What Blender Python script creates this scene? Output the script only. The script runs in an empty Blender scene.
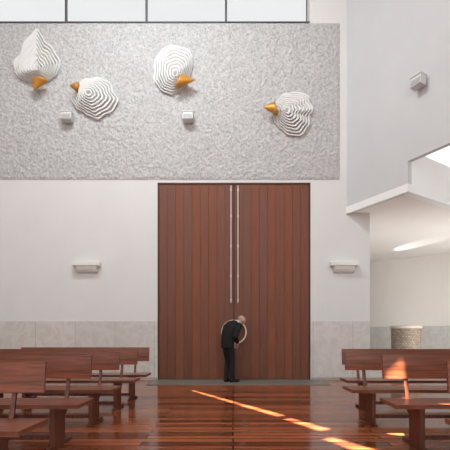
import bpy, bmesh, math, random
from mathutils import Vector, Matrix, geometry, noise
random.seed(7)
scene=bpy.context.scene
COL=scene.collection
try:
    scene.view_settings.view_transform='Standard'
    scene.view_settings.look='None'
except Exception: pass

# ---------------------------------------------------------------- helpers
def lin(c):
    return tuple(((x/255)/12.92 if x/255<=0.04045 else (((x/255)+0.055)/1.055)**2.4) for x in c)+(1.0,)
def newmat(name):
    m=bpy.data.materials.new(name); m.use_nodes=True
    nt=m.node_tree; b=nt.nodes['Principled BSDF']
    return m,nt,b
def plain(name,rgb,rough=0.6,metal=0.0,var=0.06,scale=6,bump=0.0,bscale=60,coords='Object',stretch=(1,1,1),coat=0.0):
    m,nt,b=newmat(name)
    tc=nt.nodes.new('ShaderNodeTexCoord'); mp=nt.nodes.new('ShaderNodeMapping')
    mp.inputs['Scale'].default_value=stretch
    nt.links.new(tc.outputs[coords],mp.inputs[0])
    n=nt.nodes.new('ShaderNodeTexNoise'); n.inputs['Scale'].default_value=scale; n.inputs['Detail'].default_value=5
    nt.links.new(mp.outputs[0],n.inputs['Vector'])
    cr=nt.nodes.new('ShaderNodeValToRGB')
    c=lin(rgb)
    cr.color_ramp.elements[0].position=0.3; cr.color_ramp.elements[1].position=0.7
    cr.color_ramp.elements[0].color=tuple(max(0,x*(1-var)) for x in c[:3])+(1,)
    cr.color_ramp.elements[1].color=tuple(min(1,x*(1+var)) for x in c[:3])+(1,)
    nt.links.new(n.outputs['Fac'],cr.inputs[0]); nt.links.new(cr.outputs[0],b.inputs['Base Color'])
    b.inputs['Roughness'].default_value=rough; b.inputs['Metallic'].default_value=metal
    if coat: b.inputs['Coat Weight'].default_value=coat
    if bump>0:
        n2=nt.nodes.new('ShaderNodeTexNoise'); n2.inputs['Scale'].default_value=bscale; n2.inputs['Detail'].default_value=6
        nt.links.new(tc.outputs[coords],n2.inputs['Vector'])
        bp=nt.nodes.new('ShaderNodeBump'); bp.inputs['Strength'].default_value=bump; bp.inputs['Distance'].default_value=0.02
        nt.links.new(n2.outputs['Fac'],bp.inputs['Height']); nt.links.new(bp.outputs[0],b.inputs['Normal'])
    return m
def link(ob): COL.objects.link(ob); return ob
def obj_bm(name,bm,mat=None,smooth=False,parent=None,loc=None):
    me=bpy.data.meshes.new(name); bmesh.ops.recalc_face_normals(bm,faces=bm.faces[:]); bm.to_mesh(me); bm.free()
    if mat: me.materials.append(mat)
    if smooth:
        for p in me.polygons: p.use_smooth=True
    o=bpy.data.objects.new(name,me); link(o)
    if loc is not None: o.location=loc
    if parent: o.parent=parent
    return o
def bm_box(bm,lo,hi,bev=0.0,mtx=None):
    t=bmesh.new(); bmesh.ops.create_cube(t,size=1)
    for v in t.verts:
        v.co=Vector([(lo[i]+hi[i])/2+v.co[i]*(hi[i]-lo[i]) for i in range(3)])
    if bev>0: bmesh.ops.bevel(t,geom=t.edges[:],offset=bev,segments=2,affect='EDGES',profile=0.6)
    if mtx is not None: bmesh.ops.transform(t,matrix=mtx,verts=t.verts[:])
    me=bpy.data.meshes.new('t'); t.to_mesh(me); t.free(); bm.from_mesh(me); bpy.data.meshes.remove(me)
def bm_prism(bm,pts,axis,lo,hi,bev=0.0):
    """extrude 2D polygon along axis; axis 'x': pts=(y,z); 'y': pts=(x,z); 'z': pts=(x,y)"""
    t=bmesh.new()
    def mk(p,k):
        return {'x':(k,p[0],p[1]),'y':(p[0],k,p[1]),'z':(p[0],p[1],k)}[axis]
    a=[t.verts.new(mk(p,lo)) for p in pts]; b=[t.verts.new(mk(p,hi)) for p in pts]
    t.faces.new(a); t.faces.new(b[::-1])
    n=len(pts)
    for i in range(n): t.faces.new((a[i],b[i],b[(i+1)%n],a[(i+1)%n]))
    bmesh.ops.recalc_face_normals(t,faces=t.faces[:])
    if bev>0: bmesh.ops.bevel(t,geom=t.edges[:],offset=bev,segments=1,affect='EDGES')
    me=bpy.data.meshes.new('t'); t.to_mesh(me); t.free(); bm.from_mesh(me); bpy.data.meshes.remove(me)
def empty(name,loc,label,cat,rot=(0,0,0)):
    e=bpy.data.objects.new(name,None); e.empty_display_size=0.1; e.location=loc; e.rotation_euler=rot; link(e)
    e['label']=label; e['category']=cat
    return e
def struct(o): o['kind']='structure'; return o

# ---------------------------------------------------------------- materials
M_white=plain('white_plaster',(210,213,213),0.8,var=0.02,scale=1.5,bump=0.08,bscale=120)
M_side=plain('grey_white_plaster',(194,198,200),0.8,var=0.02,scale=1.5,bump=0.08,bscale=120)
M_bright=plain('bright_white_plaster',(232,235,235),0.8,var=0.01,scale=1.5)  # whiter copy of the white plaster; light on the parapet put into the colour
M_chapel=plain('cream_plaster',(228,224,219),0.85,var=0.02,scale=1.2)
M_ceil=plain('ceiling_plaster',(212,215,214),0.85,var=0.02)
M_dark=plain('dark_trim',(64,38,29),0.5,var=0.2)
M_steel=plain('brushed_steel',(190,182,172),0.45,metal=0.3,var=0.05)
M_alum=plain('window_frame_grey',(88,90,92),0.5,metal=0.3)
M_fix=plain('fixture_white',(218,221,219),0.5,var=0.03)
M_fixg=plain('fixture_grey',(198,201,202),0.45,var=0.03)
M_lens=plain('lamp_lens',(165,168,170),0.25,var=0.03)
M_gold=plain('gilded_surface',(194,138,58),0.42,metal=0.35,var=0.15,scale=12,bump=0.2,bscale=30)
M_sculpt=plain('white_sculpted_plaster',(214,216,215),0.8,var=0.02,scale=5)
M_ring=plain('pale_enamel',(212,203,192),0.4,var=0.03)

def mat_rough():
    m,nt,b=newmat('rough_cast_stucco')
    tc=nt.nodes.new('ShaderNodeTexCoord')
    n=nt.nodes.new('ShaderNodeTexNoise'); n.inputs['Scale'].default_value=22; n.inputs['Detail'].default_value=7; n.inputs['Roughness'].default_value=0.88
    big=nt.nodes.new('ShaderNodeTexNoise'); big.inputs['Scale'].default_value=0.8; big.inputs['Detail'].default_value=4
    for t in (n,big): nt.links.new(tc.outputs['Object'],t.inputs['Vector'])
    cr=nt.nodes.new('ShaderNodeValToRGB')
    cr.color_ramp.elements[0].position=0.39; cr.color_ramp.elements[1].position=0.57
    cr.color_ramp.elements[0].color=lin((150,152,152)); cr.color_ramp.elements[1].color=lin((196,198,198))  # speckle of the render; contrast raised to paint in cavity shade
    nt.links.new(n.outputs['Fac'],cr.inputs[0])
    mx=nt.nodes.new('ShaderNodeMix'); mx.data_type='RGBA'; mx.blend_type='MULTIPLY'; mx.inputs[0].default_value=0.15
    cr2=nt.nodes.new('ShaderNodeValToRGB'); cr2.color_ramp.elements[0].position=.35; cr2.color_ramp.elements[1].position=.65
    cr2.color_ramp.elements[0].color=(.8,.8,.8,1)
    nt.links.new(big.outputs['Fac'],cr2.inputs[0])
    nt.links.new(cr.outputs[0],mx.inputs[6]); nt.links.new(cr2.outputs[0],mx.inputs[7]); nt.links.new(mx.outputs[2],b.inputs['Base Color'])
    b.inputs['Roughness'].default_value=1.0; b.inputs['Specular IOR Level'].default_value=0.0
    return m
M_rough=mat_rough()

def mat_planks(name,base,axis,width,length,rough,grain,dark=0.25,varamt=0.35,coat=0.0,mortar=0.004,gs=(1.2,22,22),mdark=0.12,hot=None):
    """axis: direction of the boards ('x' or 'z')"""
    m,nt,b=newmat(name)
    tc=nt.nodes.new('ShaderNodeTexCoord'); sp=nt.nodes.new('ShaderNodeSeparateXYZ'); cb=nt.nodes.new('ShaderNodeCombineXYZ')
    nt.links.new(tc.outputs['Object'],sp.inputs[0])
    if axis=='x':
        nt.links.new(sp.outputs[0],cb.inputs[0]); nt.links.new(sp.outputs[1],cb.inputs[1])
    else:
        nt.links.new(sp.outputs[2],cb.inputs[0]); nt.links.new(sp.outputs[0],cb.inputs[1])
    br=nt.nodes.new('ShaderNodeTexBrick'); br.offset=0.37; br.inputs['Scale'].default_value=1.0
    br.inputs['Brick Width'].default_value=length; br.inputs['Row Height'].default_value=width
    br.inputs['Mortar Size'].default_value=mortar; br.inputs['Bias'].default_value=0.0; br.inputs['Mortar Smooth'].default_value=0.0
    br.inputs['Color1'].default_value=(0,0,0,1); br.inputs['Color2'].default_value=(1,1,1,1); br.inputs['Mortar'].default_value=(0,0,0,1)
    nt.links.new(cb.outputs[0],br.inputs['Vector'])
    mp=nt.nodes.new('ShaderNodeMapping'); mp.inputs['Scale'].default_value=gs
    nt.links.new(cb.outputs[0],mp.inputs[0])
    n=nt.nodes.new('ShaderNodeTexNoise'); n.inputs['Scale'].default_value=grain; n.inputs['Detail'].default_value=6
    nt.links.new(mp.outputs[0],n.inputs['Vector'])
    ad=nt.nodes.new('ShaderNodeMath'); ad.operation='MULTIPLY_ADD'; ad.inputs[1].default_value=varamt
    rgb=nt.nodes.new('ShaderNodeRGBToBW'); nt.links.new(br.outputs['Color'],rgb.inputs[0])
    nt.links.new(rgb.outputs[0],ad.inputs[0]); nt.links.new(n.outputs['Fac'],ad.inputs[2])
    cr=nt.nodes.new('ShaderNodeValToRGB'); c=lin(base)
    cr.color_ramp.elements[0].position=0.35; cr.color_ramp.elements[1].position=0.35+0.3+varamt
    cr.color_ramp.elements[0].color=tuple(max(0.002,x*(1-dark*1.6)) for x in c[:3])+(1,)
    cr.color_ramp.elements[1].color=lin(hot) if hot else tuple(min(1,x*(1+dark*1.8)) for x in c[:3])+(1,)
    nt.links.new(ad.outputs[0],cr.inputs[0])
    mx=nt.nodes.new('ShaderNodeMix'); mx.data_type='RGBA'; mx.inputs[7].default_value=tuple(x*mdark for x in c[:3])+(1,)
    nt.links.new(br.outputs['Fac'],mx.inputs[0]); nt.links.new(cr.outputs[0],mx.inputs[6])
    nt.links.new(mx.outputs[2],b.inputs['Base Color'])
    ro=nt.nodes.new('ShaderNodeMath'); ro.operation='MULTIPLY_ADD'; ro.inputs[1].default_value=rough*0.6; ro.inputs[2].default_value=rough*0.7
    nt.links.new(rgb.outputs[0],ro.inputs[0])
    nt.links.new(ro.outputs[0],b.inputs['Roughness'])
    sv=nt.nodes.new('ShaderNodeMath'); sv.operation='MULTIPLY_ADD'; sv.inputs[1].default_value=-0.3; sv.inputs[2].default_value=0.38
    nt.links.new(br.outputs['Fac'],sv.inputs[0]); nt.links.new(sv.outputs[0],b.inputs['Specular IOR Level'])
    if coat: b.inputs['Coat Weight'].default_value=coat; b.inputs['Coat Roughness'].default_value=0.06
    return m
DL_,DR_=(158-233)/44.0,(310-233)/44.0
NPL=9; PW=((DL_+DR_)/2-0.012-DL_-0.02)/NPL
M_floor=mat_planks('varnished_jatoba_floor',(94,48,32),'x',0.13,2.3,0.17,2.0,dark=0.52,varamt=0.9,mortar=0.007,gs=(1,12,12),mdark=0.12,hot=(150,84,52))
M_door=mat_planks('door_hardwood',(110,64,44),'z',PW,65,0.55,2.2,dark=0.24,varamt=0.35,mortar=0.0,gs=(0.7,34,34))
M_bench=plain('bench_hardwood',(112,61,40),0.28,var=0.55,scale=4,stretch=(0.7,14,14),coat=0.05)
M_benchleg=plain('bench_leg_hardwood',(94,51,34),0.38,var=0.45,scale=4,stretch=(12,12,0.8),coat=0.0)

def mat_marble():
    m,nt,b=newmat('pale_marble_cladding')
    tc=nt.nodes.new('ShaderNodeTexCoord'); sp=nt.nodes.new('ShaderNodeSeparateXYZ'); cb=nt.nodes.new('ShaderNodeCombineXYZ')
    nt.links.new(tc.outputs['Object'],sp.inputs[0])
    ad=nt.nodes.new('ShaderNodeMath'); ad.operation='ADD'; nt.links.new(sp.outputs[0],ad.inputs[0]); nt.links.new(sp.outputs[1],ad.inputs[1])
    nt.links.new(ad.outputs[0],cb.inputs[0]); nt.links.new(sp.outputs[2],cb.inputs[1])
    br=nt.nodes.new('ShaderNodeTexBrick'); br.offset=0; br.inputs['Scale'].default_value=1
    br.inputs['Brick Width'].default_value=0.9; br.inputs['Row Height'].default_value=1.4; br.inputs['Mortar Size'].default_value=0.005
    br.inputs['Color1'].default_value=lin((204,202,198)); br.inputs['Color2'].default_value=lin((197,195,191)); br.inputs['Mortar'].default_value=lin((163,160,156))
    nt.links.new(cb.outputs[0],br.inputs['Vector'])
    n=nt.nodes.new('ShaderNodeTexNoise'); n.inputs['Scale'].default_value=3.2; n.inputs['Detail'].default_value=9; n.inputs['Distortion'].default_value=2.2
    nt.links.new(tc.outputs['Object'],n.inputs['Vector'])
    cr=nt.nodes.new('ShaderNodeValToRGB'); cr.color_ramp.elements[0].position=.4; cr.color_ramp.elements[1].position=.6
    cr.color_ramp.elements[0].color=(.86,.855,.85,1)
    nt.links.new(n.outputs['Fac'],cr.inputs[0])
    mx=nt.nodes.new('ShaderNodeMix'); mx.data_type='RGBA'; mx.blend_type='MULTIPLY'; mx.inputs[0].default_value=0.8
    nt.links.new(br.outputs['Color'],mx.inputs[6]); nt.links.new(cr.outputs[0],mx.inputs[7]); nt.links.new(mx.outputs[2],b.inputs['Base Color'])
    b.inputs['Roughness'].default_value=0.45
    return m
M_marble=mat_marble()
M_thresh=plain('threshold_stone',(112,112,104),0.4,var=0.08,scale=20)

def mat_glass():
    m,nt,b=newmat('clear_glass')
    out=nt.nodes['Material Output']
    tr=nt.nodes.new('ShaderNodeBsdfTransparent'); gl=nt.nodes.new('ShaderNodeBsdfGlossy'); gl.inputs['Roughness'].default_value=0.02
    mx=nt.nodes.new('ShaderNodeMixShader'); mx.inputs[0].default_value=0.03
    n=nt.nodes.new('ShaderNodeTexNoise'); n.inputs['Scale'].default_value=0.5
    cr=nt.nodes.new('ShaderNodeValToRGB'); cr.color_ramp.elements[0].color=(.85,.85,.85,1); cr.color_ramp.elements[1].color=(.93,.93,.93,1)
    nt.links.new(n.outputs['Fac'],cr.inputs[0]); nt.links.new(cr.outputs[0],tr.inputs[0])
    nt.links.new(tr.outputs[0],mx.inputs[1]); nt.links.new(gl.outputs[0],mx.inputs[2]); nt.links.new(mx.outputs[0],out.inputs['Surface'])
    return m
M_glass=mat_glass()

# ---------------------------------------------------------------- camera (back wall is the plane y=0)
CAMD=9.55; F=420.0; CX=233.0; HY=336.0
cam=bpy.data.cameras.new('camera'); co=link(bpy.data.objects.new('camera',cam))
co.location=(0,-CAMD,1.0); co.rotation_euler=(math.radians(90),0,0)
cam.sensor_width=36; cam.lens=F/450*36
cam.shift_x=-(CX-225)/450; cam.shift_y=(HY-225)/450
cam.clip_start=0.05
scene.camera=co
def wx(px,d=0.0): return (px-CX)*(CAMD-d)/F      # metres, on a plane d in front of the back wall
def wz(py,d=0.0): return 1.0+(HY-py)*(CAMD-d)/F

# ---------------------------------------------------------------- floor
bm=bmesh.new(); bm_box(bm,(-6.8,-16,-0.2),(10,9,0)); struct(obj_bm('floor',bm,M_floor))
bm=bmesh.new(); bm_prism(bm,[(3.3,-0.2),(9.3,-0.2),(9.3,8.8),(2.95,8.8),(2.95,0.36),(3.3,0.36)],'z',-0.05,0.008); struct(obj_bm('floor_chapel_bounce',bm,M_marble))  # unseen pale floor, added to bounce light up onto the chapel ceiling
bm=bmesh.new(); bm_box(bm,(-1.78,-1.0,0.0),(2.0,-0.0,0.012),0.003); struct(obj_bm('trim_1',bm,M_thresh))

# ---------------------------------------------------------------- back wall
DL,DR,DT=DL_,DR_,1.0+(HY-183)/44.0
bm=bmesh.new()
bm_box(bm,(-6.8,0,0),(DL,0.35,4.545))
bm_box(bm,(DR,0,0),(3.11,0.35,3.795))
bm_box(bm,(DR,0,3.795),(3.0,0.35,4.545))
bm_box(bm,(DL,0,DT),(DR,0.35,4.545))
bm_box(bm,(-6.8,0,4.545),(3.0,0.35,8.12))
bm_box(bm,(1.74,0,8.12),(3.0,0.35,9.2))
bm_box(bm,(-6.8,0,9.0),(1.74,0.35,9.2))
struct(obj_bm('wall_back',bm,M_white))
# rough rendered panel, real relief
x0,x1,z0,z1=-6.8,2.43,4.545,8.11
nx=int((x1-x0)/0.02); nz=int((z1-z0)/0.02)
verts=[];faces=[]
for j in range(nz+1):
    for i in range(nx+1):
        x=x0+(x1-x0)*i/nx; z=z0+(z1-z0)*j/nz
        h=noise.noise(Vector((x*10,z*10,0.3)))*0.45+noise.noise(Vector((x*22,z*22,4.3)))*1.0+random.uniform(-0.5,0.5)
        edge=min(1.0,min(i,nx-i,j,nz-j)/3)
        verts.append((x,-0.004-0.018*edge-max(-0.016,0.021*h)*edge,z))
for j in range(nz):
    for i in range(nx):
        a=j*(nx+1)+i; faces.append((a,a+1,a+nx+2,a+nx+1))
me=bpy.data.meshes.new('trim_2'); me.from_pydata(verts,[],faces); me.materials.append(M_rough)
for p in me.polygons: p.use_smooth=True
struct(link(bpy.data.objects.new('trim_2',me)))
# sill
bm=bmesh.new(); bm_box(bm,(-6.8,-0.03,8.11),(1.74,0.3,8.135),0.004); struct(obj_bm('trim_3',bm,M_alum))
# clerestory windows
xs=[-5.66,-3.82,-1.98,-0.16,1.70]
for i in range(4):
    a,b_=xs[i],xs[i+1]
    bm=bmesh.new(); z0,z1=8.135,9.0
    for lo,hi in (((a,0.05,z0),(a+0.025,0.09,z1)),((b_-0.025,0.05,z0),(b_,0.09,z1)),((a,0.05,z0),(b_,0.09,z0+0.025)),((a,0.05,z1-0.05),(b_,0.09,z1))):
        bm_box(bm,lo,hi)
    w=struct(obj_bm('window_%d'%(i+1),bm,M_alum))
    bm=bmesh.new(); bm_box(bm,(a+0.015,0.07,z0+0.015),(b_-0.015,0.076,z1-0.04)); obj_bm('glass_pane',bm,M_glass,parent=w)

# wainscot
bm=bmesh.new(); bm_box(bm,(-6.8,-0.02,0.06),(DL-0.02,-0.0,1.34),0.004); struct(obj_bm('trim_4',bm,M_marble))
bm=bmesh.new(); bm_box(bm,(DR+0.03,-0.02,0.06),(3.11,-0.0,1.34),0.004); struct(obj_bm('trim_5',bm,M_marble))
M_base=plain('baseboard_stone',(160,155,149),0.4)
bm=bmesh.new(); bm_box(bm,(-6.8,-0.025,0),(DL-0.02,0,0.06)); struct(obj_bm('baseboard_left',bm,M_base))
bm=bmesh.new(); bm_box(bm,(DR+0.03,-0.025,0),(3.11,0,0.06)); struct(obj_bm('baseboard_right',bm,M_base))

# ---------------------------------------------------------------- door
bm=bmesh.new()
bm_box(bm,(DL-0.01,-0.006,0.012),(DL+0.016,0.2,DT+0.01),0.002)
bm_box(bm,(DR-0.016,-0.006,0.012),(DR+0.01,0.2,DT+0.01),0.002)
bm_box(bm,(DL-0.01,-0.006,DT-0.02),(DR+0.01,0.2,DT+0.01),0.002)
bm_box(bm,(DL-0.01,0.02,0.0),(DR+0.01,0.2,0.016),0.0)
struct(obj_bm('trim_6',bm,M_dark))
seam=(DL+DR)/2
def leaf(n,x0):
    bm=bmesh.new()
    bm_box(bm,(0,0.03,0.014),(PW*NPL,0.12,DT-0.02))
    for i in range(NPL):
        bm_box(bm,(i*PW+0.0035,0.015,0.018),((i+1)*PW-0.0035,0.04,DT-0.02),0.001)
    return struct(obj_bm('door_%d'%n,bm,M_door,loc=(x0,0,0)))
d1=leaf(1,DL+0.02); d2=leaf(2,seam+0.012)
bm=bmesh.new(); bm_box(bm,(seam-0.012,0.06,0.014),(seam+0.012,0.11,DT-0.02)); struct(obj_bm('trim_7',bm,M_dark))
for d,bx,sgn in ((d1,wx(231),-1),(d2,wx(238),1)):
    off=(-d.location.x,-0.015,0)
    bm=bmesh.new()
    bm_box(bm,(bx-0.011,-0.02,wz(303)),(bx+0.011,0.002,wz(186)),0.002)
    for z in (wz(300),wz(276),wz(246),wz(216),wz(190)):
        bm_box(bm,(bx-0.018,-0.022,z-0.022),(bx+0.018,0.035,z+0.022),0.003)
    obj_bm('bolt_bar',bm,M_steel,parent=d,loc=off)
    bm=bmesh.new(); zc=wz(332); R=0.262; r=0.03; seg=40; xc=seam+sgn*0.012
    prev=None
    for k in range(seg+1):
        a=math.pi*k/seg
        ca,sa=math.sin(a)*sgn,math.cos(a)
        ring=[bm.verts.new((xc+ca*(R+dr),-0.02+dy,zc+sa*(R+dr))) for dr,dy in ((-r/2,-0.015),(r/2,-0.015),(r/2,0.015),(-r/2,0.015))]
        if prev:
            for j in range(4): bm.faces.new((prev[j],prev[(j+1)%4],ring[(j+1)%4],ring[j]))
        else: bm.faces.new(ring)
        prev=ring
    bm.faces.new(prev[::-1])
    for zz in (0.185,-0.185):
        bm_box(bm,(xc+sgn*0.185-0.015,-0.02,zc+zz-0.015),(xc+sgn*0.185+0.015,0.045,zc+zz+0.015))
    h=obj_bm('half_ring_handle',bm,M_ring,parent=d,loc=off); h['label']='pale curved half-ring pull handle'

# ---------------------------------------------------------------- side walls, ceiling, chapel
bm=bmesh.new(); bm_box(bm,(-7.0,-16,0),(-6.8,0.35,9.2)); struct(obj_bm('wall_left',bm,M_white))
A0=Vector((2.59,0.0)); A1=Vector((3.37,-1.46)); dA=A1-A0
nA=Vector((-dA.y,dA.x)).normalized()
if nA.x<0: nA=-nA
def Apt(t): return A0+dA*t
bm=bmesh.new()
prof=[(0,3.785),(1,3.785),(1,4.37),(2.25,4.37),(2.25,9.2),(0,9.2)]
f=[];g=[]
for t,z in prof:
    q=Apt(t); f.append(bm.verts.new((q.x,q.y,z))); q2=q+nA*0.1; g.append(bm.verts.new((q2.x,q2.y,z)))
bm.faces.new(f); bm.faces.new(g[::-1])
for i in range(6): bm.faces.new((f[i],f[(i+1)%6],g[(i+1)%6],g[i]))
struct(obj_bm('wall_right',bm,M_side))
qe=Apt(2.25)
bm=bmesh.new(); bm_box(bm,(qe.x,-16,0),(qe.x+0.2,qe.y,9.2)); struct(obj_bm('wall_right_nave',bm,M_white))
# chapel ceiling slab
B0=Vector((A1.x,A1.y)); dB=Vector((1.26,0.87))
Bend=B0+dB*4.7
dBn=dB.normalized()
bm=bmesh.new()
Bs=B0+nA*0.05+dBn*0.02
bm_prism(bm,[(2.66,0.0),(Bs.x,Bs.y),(Bend.x,Bend.y),(9.4,9),(2.5,9),(2.5,0.36),(2.66,0.36)],'z',3.795,3.93)
struct(obj_bm('ceiling_chapel',bm,M_chapel))
# parapet on the slab edge
bm=bmesh.new(); nB=Vector((-dB.y,dB.x)).normalized()
s0=B0+dBn*0.02
bm_prism(bm,[tuple(s0),tuple(Bend),tuple(Bend+nB*0.15),tuple(s0+dBn*0.08+nB*0.15)],'z',3.78,4.60)
struct(obj_bm('wall_parapet',bm,M_bright))
# fascia band along the lower edge, wrapping the corner
mA=-nA
bm=bmesh.new()
c1=A1+mA*0.03-nB*0.02
bm_prism(bm,[tuple(A0+mA*0.025),tuple(c1),tuple(A1+nA*0.02),tuple(A0+nA*0.02)],'z',3.775,3.93)
struct(obj_bm('trim_9',bm,M_bright))
bm=bmesh.new()
bm_prism(bm,[tuple(c1),tuple(Bend-nB*0.03),tuple(Bend+nB*0.02),tuple(A1+nB*0.02)],'z',3.775,3.93)
struct(obj_bm('trim_10',bm,M_bright))
# curved chapel wall
ctrl=[(2.7,8.4),(5.17,6.3),(7.23,4.45),(8.7,1.6),(9.2,-3.2)]
def catmull(P,n=8,closed=False):
    out=[];L=len(P)
    rng=range(L) if closed else range(L-1)
    for i in rng:
        if closed: p0,p1,p2,p3=P[(i-1)%L],P[i],P[(i+1)%L],P[(i+2)%L]
        else: p0,p1,p2,p3=P[max(i-1,0)],P[i],P[i+1],P[min(i+2,L-1)]
        for k in range(n):
            t=k/n
            out.append(tuple(0.5*((2*p1[j])+(-p0[j]+p2[j])*t+(2*p0[j]-5*p1[j]+4*p2[j]-p3[j])*t*t+(-p0[j]+3*p1[j]-3*p2[j]+p3[j])*t**3) for j in range(2)))
    if not closed: out.append(P[-1])
    return out
cv=catmull(ctrl,10)
def curvewall(name,mat,off,z0,z1,th):
    bm=bmesh.new(); prev=None
    for i,(x,y) in enumerate(cv):
        a=Vector(cv[max(i-1,0)]); b=Vector(cv[min(i+1,len(cv)-1)]); t=(b-a).normalized(); n=Vector((-t.y,t.x))
        if n.x<0 and n.y<0: n=-n
        q0=Vector((x,y))+n*off; q1=q0+n*th
        r=[bm.verts.new((q0.x,q0.y,z0)),bm.verts.new((q0.x,q0.y,z1)),bm.verts.new((q1.x,q1.y,z1)),bm.verts.new((q1.x,q1.y,z0))]
        if prev:
            for j in range(4): bm.faces.new((prev[j],prev[(j+1)%4],r[(j+1)%4],r[j]))
        prev=r
    o=obj_bm(name,bm,mat,smooth=False); return struct(o)
curvewall('wall_chapel',M_chapel,0.0,0,3.795,0.2)
curvewall('trim_8',M_marble,-0.04,0,1.34,0.04)
bm=bmesh.new(); bm_box(bm,(2.75,0.35,0),(2.95,8.8,3.795)); struct(obj_bm('wall_chapel_side',bm,M_chapel))

# unseen ceiling of the nave, with slits added to shape the sun streaks
L=Vector((0.2,0.5,-1.0)); ZC=9.2
def up(p,z=0.0):
    k=(ZC-z); return Vector((p[0]-L.x*k,p[1]-L.y*k,0))
def strip(a,b,wa,wb,z=0.0):
    a=Vector(a);b=Vector(b);t=(b-a).normalized();n=Vector((-t.y,t.x))
    return [up(q,z) for q in (a-n*wa/2,b-n*wb/2,b+n*wb/2,a+n*wa/2)]
holes=[strip((-0.74,-1.85),(0.60,-4.30),0.045,0.12),
       strip((0.66,-4.48),(0.98,-5.08),0.11,0.15),
       strip((0.93,-5.45),(1.22,-6.0),0.12,0.2),
       strip((1.45,-5.59),(1.62,-5.62),0.05,0.28,0.72),
       strip((1.80,-5.90),(2.05,-5.95),0.04,0.10,0.41)]
outer=[Vector((-6.9,-16,0)),Vector((10.5,-16,0)),Vector((10.5,1.5,0)),Vector((3.0,0.3,0)),Vector((-6.9,0.3,0))]  # extended over the chapel to keep the sun out
polys=[outer]+holes
flat=[v for pl in polys for v in pl]
tris=geometry.tessellate_polygon(polys)
bm=bmesh.new(); vs=[bm.verts.new((v.x,v.y,ZC)) for v in flat]
for t in tris:
    try: bm.faces.new([vs[i] for i in t])
    except ValueError: pass
struct(obj_bm('ceiling',bm,M_ceil))

# ---------------------------------------------------------------- benches
def make_bench(x0,x1,yb):
    """x0..x1 extent, yb = y of the back panel; the seat reaches towards -y"""
    cx=(x0+x1)/2; hl=(x1-x0)/2
    label='reddish hardwood church bench with broad back board and slab legs'
    e=empty('church_bench',(cx,yb,0),label,'bench'); e['group']='wooden church benches in rows facing the altar'
    bm=bmesh.new()
    rot=Matrix.Translation((0,0,0.57))@Matrix.Rotation(math.radians(-6),4,'X')@Matrix.Translation((0,0,-0.57))
    bm_box(bm,(-hl,-0.013,0.59),(hl,0.013,0.815),0.001,rot); obj_bm('backrest',bm,M_bench,parent=e)
    bm=bmesh.new(); bm_box(bm,(-hl-0.04,-0.45,0.375),(hl+0.04,-0.03,0.41),0.001); obj_bm('seat',bm,M_bench,parent=e)
    bm=bmesh.new(); bm_box(bm,(-hl+0.24,-0.24,0.06),(hl-0.24,-0.20,0.10),0.001)
    obj_bm('foot_rail',bm,M_benchleg,parent=e)
    for s in (-1,1):
        lx=s*(hl-0.22)
        bm=bmesh.new()
        bm_prism(bm,[(-0.43,0),(0.03,0),(0.03,0.03),(-0.13,0.03),(-0.13,0.376),(-0.36,0.376),(-0.36,0.03),(-0.43,0.03)],'x',lx-0.023,lx+0.023,0.001)
        obj_bm('leg',bm,M_benchleg,parent=e)
        bm=bmesh.new()
        bm_prism(bm,[(-0.13,0.30),(-0.13,0.25),(-0.06,0.30),(0.052,0.79),(0.026,0.79),(0.014,0.6),(-0.06,0.38)],'x',lx-0.018,lx+0.018,0.001)
        obj_bm('back_support',bm,M_benchleg,parent=e)
    return e
def yb(s): return F/s-CAMD
for s in (138,104,83.5,70,61.5):
    make_bench(-3.45,-1.365,yb(s))
for s,xa in ((138,1.56),(104,1.44),(83.5,1.345),(70,1.56)):
    make_bench(xa,xa+2.1,yb(s))

# ---------------------------------------------------------------- wall sconces
def sconce(x,z):
    e=empty('wall_sconce',(x,0,z),'white half-round trough wall light with wide cap','wall light'); e['group']='white wall sconces beside the door'
    bm=bmesh.new(); bm_box(bm,(-0.31,-0.17,0.03),(0.31,0,0.125),0.012); obj_bm('cap',bm,M_fix,parent=e)
    bm=bmesh.new(); pts=[(0,-0.12)]+[(-0.14*math.sin(a),0.03-0.15*math.cos(a)) for a in [i*math.pi/2/8 for i in range(1,9)]]+[(0,0.03)]
    bm_prism(bm,pts,'x',-0.23,0.23,0.004); obj_bm('lamp_shade',bm,M_fix,parent=e)
    return e
sconce(wx(88),wz(268)); sconce(wx(343),wz(268))

# ---------------------------------------------------------------- spot projectors
def projector(loc,rotz,tilt,size,label):
    e=empty('spotlight',loc,label,'spotlight',(0,0,rotz))
    s=size
    bm=bmesh.new(); bm_box(bm,(-0.25*s,-0.04,-0.25*s),(0.25*s,0,0.25*s),0.004); bm_box(bm,(-0.09*s,-0.3*s,-0.06*s),(0.09*s,0,0.06*s),0.004)
    obj_bm('bracket',bm,M_fixg,parent=e)
    m=Matrix.Translation((0,-0.55*s,0))@Matrix.Rotation(tilt,4,'X')
    bm=bmesh.new(); bm_box(bm,(-0.5*s,-0.35*s,-0.42*s),(0.5*s,0.3*s,0.42*s),0.012,m)
    bm_box(bm,(-0.54*s,-0.42*s,0.36*s),(0.54*s,0.3*s,0.44*s),0.004,m)
    obj_bm('housing',bm,M_fixg,parent=e)
    bm=bmesh.new(); bm_box(bm,(-0.42*s,-0.365*s,-0.36*s),(0.42*s,-0.345*s,0.10*s),0.0,m)
    obj_bm('lens',bm,M_lens,parent=e)
for px,py in ((67,117),(188,117)):
    projector((wx(px,0.15),-0.015,wz(py,0.15)),0,math.radians(-12),0.23,'small grey box spotlight on the rough plaster wall')
qa=Apt(1.2); ang=math.atan2(dA.y,dA.x)
projector((qa.x,qa.y,5.68),ang,math.radians(-10),0.23,'pale grey box spotlight on the smooth side wall')

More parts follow.
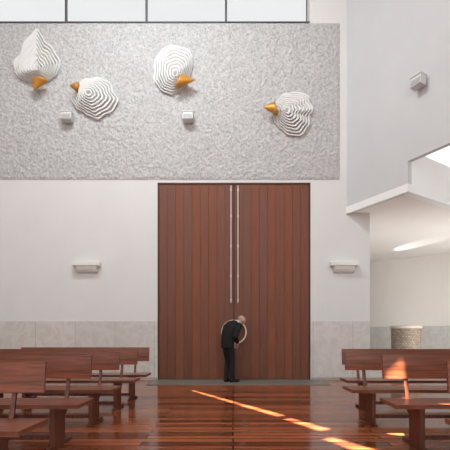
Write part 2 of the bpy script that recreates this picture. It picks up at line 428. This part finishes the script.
# ---------------------------------------------------------------- bird sculptures
def bird(outline,focus,gold,label,K=8,depth=0.082,ph=0.0):
    """shell of stepped, slightly scalloped layers that close in towards the beak side"""
    D=0.3
    cxp=sum(p[0] for p in outline)/len(outline); cyp=sum(p[1] for p in outline)/len(outline)
    ox,oz=wx(cxp),wz(cyp)
    e=empty('bird_relief',(ox,-0.01,oz),label,'wall sculpture'); e['group']='white ribbed bird reliefs with gilded beaks'
    P=[(wx(p[0],0.05)-ox,wz(p[1],0.05)-oz) for p in outline]; fx,fz=wx(focus[0],D)-ox,wz(focus[1],D)-oz
    S=catmull(P,9,True); n=len(S)
    bm=bmesh.new()
    def ring(sc,y,k):
        sc=max(sc,0.015); out=[]
        for x,z in S:
            a=math.atan2(z-fz,x-fx)
            m=1+(0.028*math.sin(10*a+ph+k*0.5)+0.018*math.sin(5*a+ph*2-k*0.4))*min(1,sc*1.5)
            out.append(bm.verts.new((fx+(x-fx)*sc*m,y,fz+(z-fz)*sc*m)))
        return out
    y=0.0; prev=ring(0.94,0.0,0); base=prev; w_=0.95/K
    for k in range(K):
        sc=1-k*w_
        step=0.5-0.25*k/K
        rings=[ring(sc-0.06*w_,y-depth*0.4,k),ring(sc,y-depth*0.75,k),ring(sc-0.05*w_,y-depth*0.98,k),ring(sc-0.5*w_,y-depth*1.0,k),ring(sc-0.62*w_,y-depth*0.85,k),ring(sc-1.03*w_,y+depth*0.12,k+1)]
        for v in rings:
            for i in range(n): bm.faces.new((prev[i],prev[(i+1)%n],v[(i+1)%n],v[i]))
            prev=v
        y-=depth*step
    bm.faces.new(prev); bm.faces.new(base[::-1])
    obj_bm('body',bm,M_sculpt,parent=e)
    tip,b0,b1=gold; DB=0.26
    bx0,bz0=wx(b0[0],DB)-ox,wz(b0[1],DB)-oz; bx1,bz1=wx(b1[0],DB)-ox,wz(b1[1],DB)-oz; tx,tz=wx(tip[0],DB)-ox,wz(tip[1],DB)-oz
    bm=bmesh.new(); m_=Vector(((bx0+bx1)/2,-DB+0.02,(bz0+bz1)/2)); t=Vector((tx,-DB+0.02,tz)); c=m_+(m_-t)*0.1
    hw=Vector((bx1-bx0,0,bz1-bz0))/2; N=16; prev=None
    for k in range(9):
        u=k/8; cc=c.lerp(t,u); r=max((1-u)**0.85,0.02)
        rg=[bm.verts.new(cc+hw*(math.cos(a)*r)+Vector((0,-1,0))*(math.sin(a)*r*0.12)) for a in [2*math.pi*i/N for i in range(N)]]
        if prev:
            for i in range(N): bm.faces.new((prev[i],prev[(i+1)%N],rg[(i+1)%N],rg[i]))
        else: bm.faces.new(rg)
        prev=rg
    bm.faces.new(prev[::-1])
    g=obj_bm('beak',bm,M_gold,smooth=True,parent=e); g['label']='gilded pointed beak'
bird([(37,28),(42,35),(46,43),(54,50),(60,60),(59,71),(51,80),(38,83),(25,81),(16,74),(15,64),(20,55),(23,45),(30,37)],(38,70),((34,90),(31,80),(47,81)),'white ribbed plaster bird with raised wing and downward gilded beak',ph=0.5)
bird([(81,82),(93,78),(104,80),(111,85),(115,93),(118,101),(115,109),(107,115),(98,119),(87,115),(77,108),(72,99),(75,90)],(88,93),((69,85),(78,82),(76,92)),'white ribbed plaster bird with rounded wings and small gilded beak',ph=1.4)
bird([(155,62),(159,53),(168,48),(179,46),(189,51),(193,62),(190,75),(185,86),(177,93),(167,94),(158,87),(154,75)],(176,75),((195,80),(184,74),(177,88)),'white ribbed plaster bird with large gilded beak',ph=2.3)
bird([(273,110),(277,100),(286,94),(297,93),(309,95),(309,103),(313,110),(309,118),(309,127),(301,135),(291,136),(281,130),(274,121)],(286,111),((263,107),(273,102),(276,115)),'white ribbed plaster bird with pointed feather tips and gilded beak',ph=3.4)

# ---------------------------------------------------------------- baptismal font
def mat_weave():
    m,nt,b=newmat('carved_stone_weave')
    tc=nt.nodes.new('ShaderNodeTexCoord'); ck=nt.nodes.new('ShaderNodeTexBrick')
    ck.inputs['Scale'].default_value=1; ck.inputs['Brick Width'].default_value=0.08; ck.inputs['Row Height'].default_value=0.05; ck.inputs['Mortar Size'].default_value=0.006
    ck.inputs['Color1'].default_value=lin((158,143,127)); ck.inputs['Color2'].default_value=lin((126,111,97)); ck.inputs['Mortar'].default_value=lin((96,83,72))
    sp=nt.nodes.new('ShaderNodeSeparateXYZ'); nt.links.new(tc.outputs['Object'],sp.inputs[0])
    at=nt.nodes.new('ShaderNodeMath'); at.operation='ARCTAN2'; nt.links.new(sp.outputs[0],at.inputs[0]); nt.links.new(sp.outputs[1],at.inputs[1])
    ml=nt.nodes.new('ShaderNodeMath'); ml.operation='MULTIPLY'; ml.inputs[1].default_value=0.42; nt.links.new(at.outputs[0],ml.inputs[0])
    cb=nt.nodes.new('ShaderNodeCombineXYZ'); nt.links.new(ml.outputs[0],cb.inputs[0]); nt.links.new(sp.outputs[2],cb.inputs[1])
    nt.links.new(cb.outputs[0],ck.inputs['Vector']); nt.links.new(ck.outputs[0],b.inputs['Base Color'])
    b.inputs['Roughness'].default_value=0.7
    return m
M_weave=mat_weave()
e=empty('baptismal_font',(5.24,3.18,0.008),'carved stone baptismal font with woven relief pattern','font')
def lathe(prof,N=48):
    bm=bmesh.new(); prev=None
    for r,z in prof:
        rg=[bm.verts.new((r*math.cos(2*math.pi*i/N),r*math.sin(2*math.pi*i/N),z)) for i in range(N)]
        if prev:
            for i in range(N): bm.faces.new((prev[i],prev[(i+1)%N],rg[(i+1)%N],rg[i]))
        else: bm.faces.new(rg)
        prev=rg
    bm.faces.new(prev[::-1]); return bm
M_rim=plain('stone_rim',(190,178,162),0.6,var=0.05)
obj_bm('pedestal',lathe([(0.44,0),(0.44,0.05),(0.42,0.07),(0.415,0.6),(0.425,1.05),(0.43,1.22)]),M_weave,parent=e)
obj_bm('basin_rim',lathe([(0.43,1.22),(0.455,1.225),(0.455,1.29),(0.445,1.30),(0.36,1.30),(0.3,1.18),(0.1,1.15)]),M_rim,parent=e)

# ---------------------------------------------------------------- person
PO=Vector((-0.085,-0.55,0.012)); FW=Vector((0.72,0.69,0)).normalized(); RT=Vector((FW.y,-FW.x,0)); UP=Vector((0,0,1))
def pp(f,r,z): return FW*f+RT*r+UP*z
def tube(bm,pts,rad,ref=None,N=16):
    prev=None; n=len(pts)
    for i,p in enumerate(pts):
        t=(pts[min(i+1,n-1)]-pts[max(i-1,0)]).normalized()
        rf=ref if ref is not None else (RT if abs(t.dot(RT))<0.9 else FW)
        u=(rf-t*rf.dot(t)).normalized(); v=t.cross(u)
        r=rad[i]; a,b=(r if isinstance(r,tuple) else (r,r))
        rg=[bm.verts.new(p+u*(math.cos(2*math.pi*k/N)*a)+v*(math.sin(2*math.pi*k/N)*b)) for k in range(N)]
        if prev:
            for k in range(N): bm.faces.new((prev[k],prev[(k+1)%N],rg[(k+1)%N],rg[k]))
        else: bm.faces.new(rg[::-1])
        prev=rg
    bm.faces.new(prev)
def ball(bm,c,rx,ry,rz,ax=None,ay=None,az=None,seg=20):
    ax=ax or RT; ay=ay or FW; az=az or UP
    t=bmesh.ops.create_uvsphere(bm,u_segments=seg,v_segments=seg//2,radius=1.0)
    for v in t['verts']:
        q=v.co.copy(); v.co=c+ax*(q.x*rx)+ay*(q.y*ry)+az*(q.z*rz)
def remeshed(name,bm,mat,parent,voxel,smooth=4):
    o=obj_bm(name+'_tmp',bm,None)
    m=o.modifiers.new('r','REMESH'); m.mode='VOXEL'; m.voxel_size=voxel
    s=o.modifiers.new('s','SMOOTH'); s.iterations=smooth; s.factor=0.5
    dg=bpy.context.evaluated_depsgraph_get(); dg.update()
    me=bpy.data.meshes.new_from_object(o.evaluated_get(dg)); old=o.data
    bpy.data.objects.remove(o); bpy.data.meshes.remove(old)
    me.materials.clear(); me.materials.append(mat)
    for p in me.polygons: p.use_smooth=True
    me.name=name; n=bpy.data.objects.new(name,me); link(n); n.parent=parent; return n
M_skin=plain('skin',(206,160,136),0.5,var=0.06,scale=15)
M_suit=plain('black_suit_wool',(9,9,12),0.85,var=0.15,scale=30)
M_trs=plain('black_trouser_wool',(11,11,14),0.85,var=0.15,scale=30)
M_shoe=plain('black_leather',(10,9,9),0.3,var=0.1)
M_hair=plain('grey_hair',(150,142,134),0.8,var=0.15,scale=60,bump=0.5,bscale=150)
M_shirt=plain('white_shirt_cotton',(225,225,225),0.8,var=0.03)
M_eye=plain('eye_dark',(40,30,25),0.3)

per=empty('person',PO,'person in black suit bowing towards the door, bald, grey fringe','person')
hc=pp(0.335,0.03,1.325)
fd=FW.copy()
HU=(fd*0.76+UP*0.65).normalized(); HD=(fd*0.65-UP*0.76).normalized(); HS=HD.cross(HU).normalized()
shL=pp(0.15,-0.155,1.21); elL=pp(0.04,-0.2,0.97); wrL=pp(0.19,-0.085,0.84)
shR=pp(0.14,0.16,1.21); elR=pp(0.0,0.2,0.98); wrR=pp(0.165,0.09,0.84)
hip=[pp(-0.03,0.0,0.86),pp(-0.02,0.0,0.98),pp(0.01,0.005,1.07),pp(0.065,0.01,1.16),pp(0.13,0.015,1.23),pp(0.2,0.02,1.263)]
bm=bmesh.new()
tube(bm,hip,[(0.11,0.08),(0.105,0.075),(0.105,0.075),(0.12,0.08),(0.115,0.06),(0.055,0.05)],RT)
ball(bm,pp(-0.03,0,0.86),0.12,0.085,0.09)
tube(bm,[pp(0.16,0.015,1.23),pp(0.235,0.02,1.277),hc-HU*0.05],[0.055,0.052,0.052])
ball(bm,hc+HU*0.015,0.076,0.098,0.1,HS,HD,HU,28)
ball(bm,hc-HU*0.055+HD*0.03,0.055,0.062,0.06,HS,HD,HU)
tube(bm,[hc+HD*0.085+HU*0.012,hc+HD*0.105-HU*0.012,hc+HD*0.116-HU*0.03],[0.008,0.011,0.014],HS,10)
ball(bm,hc+HD*0.084-HU*0.062,0.024,0.012,0.006,HS,HD,HU,12)
ball(bm,hc+HD*0.084-HU*0.074,0.021,0.012,0.007,HS,HD,HU,12)
for s in (-1,1):
    ball(bm,hc+HS*(0.08*s)-HU*0.012-HD*0.005,0.011,0.02,0.032,HS,HD,HU,12)
    ball(bm,hc+HS*(0.03*s)+HD*0.087+HU*0.028,0.022,0.01,0.006,HS,HD,HU,12)
def arm(bm,a,b,c): tube(bm,[a,(a+b)/2,b,(b*0.6+c*0.4),c],[0.043,0.04,0.034,0.032,0.025])
arm(bm,shL,elL,wrL); arm(bm,shR,elR,wrR)
def hand(bm,w,d,palmn,side):
    d=d.normalized(); s=d.cross(palmn).normalized(); nrm=s.cross(d).normalized()
    pc=w+d*0.05
    ball(bm,pc,0.04,0.052,0.016,s,d,nrm,16)
    tube(bm,[w-d*0.02,w+d*0.03],[0.024,0.026])
    for k,(off,ln) in enumerate(((-0.03,0.062),(-0.01,0.074),(0.01,0.079),(0.03,0.07))):
        b=w+d*0.088+s*off; k1=b+(d*0.8+nrm*0.35).normalized()*ln*0.45; k2=k1+(d*0.45+nrm*0.8).normalized()*ln*0.33; k3=k2+(d*0.1+nrm*1).normalized()*ln*0.25
        tube(bm,[b-d*0.015,b,k1,k2,k3],[0.0095,0.0095,0.0085,0.008,0.006],s,10)
    tb=w+d*0.03+s*(side*0.032); t1=tb+(d*0.6+s*side*0.7+nrm*.2).normalized()*0.035; t2=t1+(d*0.9+s*side*0.15+nrm*0.3).normalized()*0.03
    tube(bm,[w+d*0.02+s*(side*0.015),tb,t1,t2],[0.014,0.012,0.0105,0.007],nrm,10)
hand(bm,wrL,FW*0.35+RT*0.25-UP*0.75,-FW*0.8+RT*0.5,1)
hand(bm,wrR,FW*0.35-RT*0.25-UP*0.75,-FW*0.8-RT*0.5,1)
LS=0.068
for s in (-1,1):
    h=pp(-0.03,s*0.07,0.86); k=pp(0.015,s*0.07,0.47); a=pp(0.0+0.02*s,s*LS,0.09)
    tube(bm,[h,(h+k)/2,k,k*0.6+a*0.4,a],[0.064,0.056,0.044,0.042,0.032])
    tube(bm,[pp(-0.03+0.02*s,s*LS,0.05),pp(0.07+0.02*s,s*(LS+0.005),0.045),pp(0.15+0.02*s,s*(LS+0.01),0.035)],[(0.032,0.035),(0.036,0.03),(0.036,0.02)],RT)
remeshed('body',bm,M_skin,per,0.0055,3)
# jacket with a rounded, bent back
bm=bmesh.new()
tube(bm,[pp(-0.04,0.0,0.735),pp(-0.045,0.0,0.83),pp(-0.042,0.0,0.95),pp(-0.022,0.005,1.06),pp(0.015,0.01,1.15),pp(0.08,0.012,1.215),pp(0.15,0.018,1.252),pp(0.195,0.02,1.268)],
     [(0.16,0.13),(0.155,0.128),(0.15,0.124),(0.16,0.136),(0.178,0.142),(0.176,0.122),(0.132,0.086),(0.07,0.064)],RT,24)
for a,b,c in ((shL,elL,wrL),(shR,elR,wrR)):
    ball(bm,a,0.07,0.07,0.07)
    c2=b.lerp(c,0.97)
    tube(bm,[a,(a+b)/2,b,(b+c2)/2,c2],[0.07,0.066,0.058,0.051,0.043])
    ball(bm,b,0.058,0.058,0.058)
remeshed('suit_jacket',bm,M_suit,per,0.009,8)
bm=bmesh.new()
tube(bm,[pp(0.188,0.02,1.257),pp(0.228,0.022,1.28)],[0.069,0.061]); obj_bm('shirt_collar',bm,M_shirt,smooth=True,parent=per)
for b,c,_ in ((elL,wrL,0),(elR,wrR,0)):
    bm=bmesh.new(); tube(bm,[b.lerp(c,0.92),b.lerp(c,1.02)],[0.034,0.032]); obj_bm('shirt_cuff',bm,M_shirt,smooth=True,parent=per)
bm=bmesh.new()
tube(bm,[pp(-0.03,0,0.8),pp(-0.03,0,0.86),pp(-0.02,0,0.96)],[(0.135,0.106),(0.135,0.106),(0.12,0.09)],RT,24)
for s in (-1,1):
    h=pp(-0.035,s*0.068,0.84); k=pp(0.015,s*0.07,0.47); a=pp(0.0+0.02*s,s*LS,0.065)
    tube(bm,[h,(h+k)/2,k,(k+a)/2,a],[0.082,0.072,0.06,0.055,0.052])
remeshed('trousers',bm,M_trs,per,0.008,3)
for s in (-1,1):
    o_=0.02+0.02*s
    bm=bmesh.new()
    tube(bm,[pp(-0.075+o_,s*LS,0.035),pp(-0.03+o_,s*LS,0.05),pp(0.06+o_,s*(LS+.005),0.045),pp(0.14+o_,s*(LS+.01),0.032),pp(0.18+o_,s*(LS+.013),0.024)],[(0.03,0.032),(0.042,0.048),(0.045,0.042),(0.043,0.03),(0.026,0.02)],RT)
    tube(bm,[pp(-0.02+o_,s*LS,0.05),pp(-0.02+o_,s*LS,0.09)],[0.045,0.045])
    bm_s=remeshed('shoe',bm,M_shoe,per,0.006,3)
    for v in bm_s.data.vertices:
        if v.co.z<0.01: v.co.z=0.001
# hair fringe
bm=bmesh.new(); t=bmesh.ops.create_uvsphere(bm,u_segments=36,v_segments=24,radius=1.0)
dele=[v for v in bm.verts if (v.co.z>0.1-0.2*max(0,v.co.y) or v.co.y>0.3 or v.co.z<-0.7)]
bmesh.ops.delete(bm,geom=dele,context='VERTS')
for v in bm.verts:
    q=v.co.copy(); v.co=hc+HU*0.012+HS*(q.x*0.081)+HD*(q.y*0.103)+HU*(q.z*0.1)
ho=obj_bm('hair',bm,M_hair,smooth=True,parent=per)
sm=ho.modifiers.new('s','SOLIDIFY'); sm.thickness=0.008; sm.offset=0
for s in (-1,1):
    bm=bmesh.new(); ball(bm,hc+HS*(0.03*s)+HD*0.088+HU*0.012,0.012,0.008,0.007,HS,HD,HU,12); obj_bm('eye',bm,M_eye,smooth=True,parent=per)

# ---------------------------------------------------------------- light
w=bpy.data.worlds.new('world'); scene.world=w; w.use_nodes=True
bg=w.node_tree.nodes['Background']; bg.inputs[0].default_value=(0.975,0.99,1.0,1); bg.inputs[1].default_value=1.15
sun=bpy.data.lights.new('sun','SUN'); sun.energy=58; sun.angle=math.radians(0.35); sun.color=(1,0.89,0.73)
so=link(bpy.data.objects.new('sun',sun)); so.rotation_euler=L.to_track_quat('-Z','Y').to_euler(); so.location=(0,-10,20)
def area(name,loc,target,sx,sy,e,c=(1,1,1)):
    l=bpy.data.lights.new(name,'AREA'); l.shape='RECTANGLE'; l.size=sx; l.size_y=sy; l.energy=e; l.color=c
    o=link(bpy.data.objects.new(name,l)); o.location=loc; d=Vector(target)-Vector(loc); o.rotation_euler=d.to_track_quat('-Z','Y').to_euler(); return o
area('overhead_fill',(-1.8,-4.2,9.1),(-0.4,-0.2,2.2),2.8,0.7,410,(0.93,0.982,1))  # added area fill from above; no real skylight there
area('nave_fill',(0,-13,7.0),(0,0,3.0),8,4,250,(0.93,0.982,1))  # added frontal fill behind the camera, not a fixture
area('chapel_fill',(6.4,1.0,0.45),(5.6,2.6,3.7),2.5,1.5,110,(1,0.98,0.965))  # added upward fill that brightens the chapel soffit, hidden behind the benches
sp=bpy.data.lights.new('soffit_streak_spot','SPOT'); sp.energy=220; sp.spot_size=math.radians(24); sp.spot_blend=0.6; sp.color=(1,0.98,0.95); sp.shadow_soft_size=0.02  # added spot, imitates the streak of reflected sun on the soffit
o=link(bpy.data.objects.new('soffit_streak_spot',sp)); o.location=(5.0,5.2,3.1); o.rotation_euler=(Vector((5.5,3.6,3.795))-Vector(o.location)).to_track_quat('-Z','Y').to_euler()
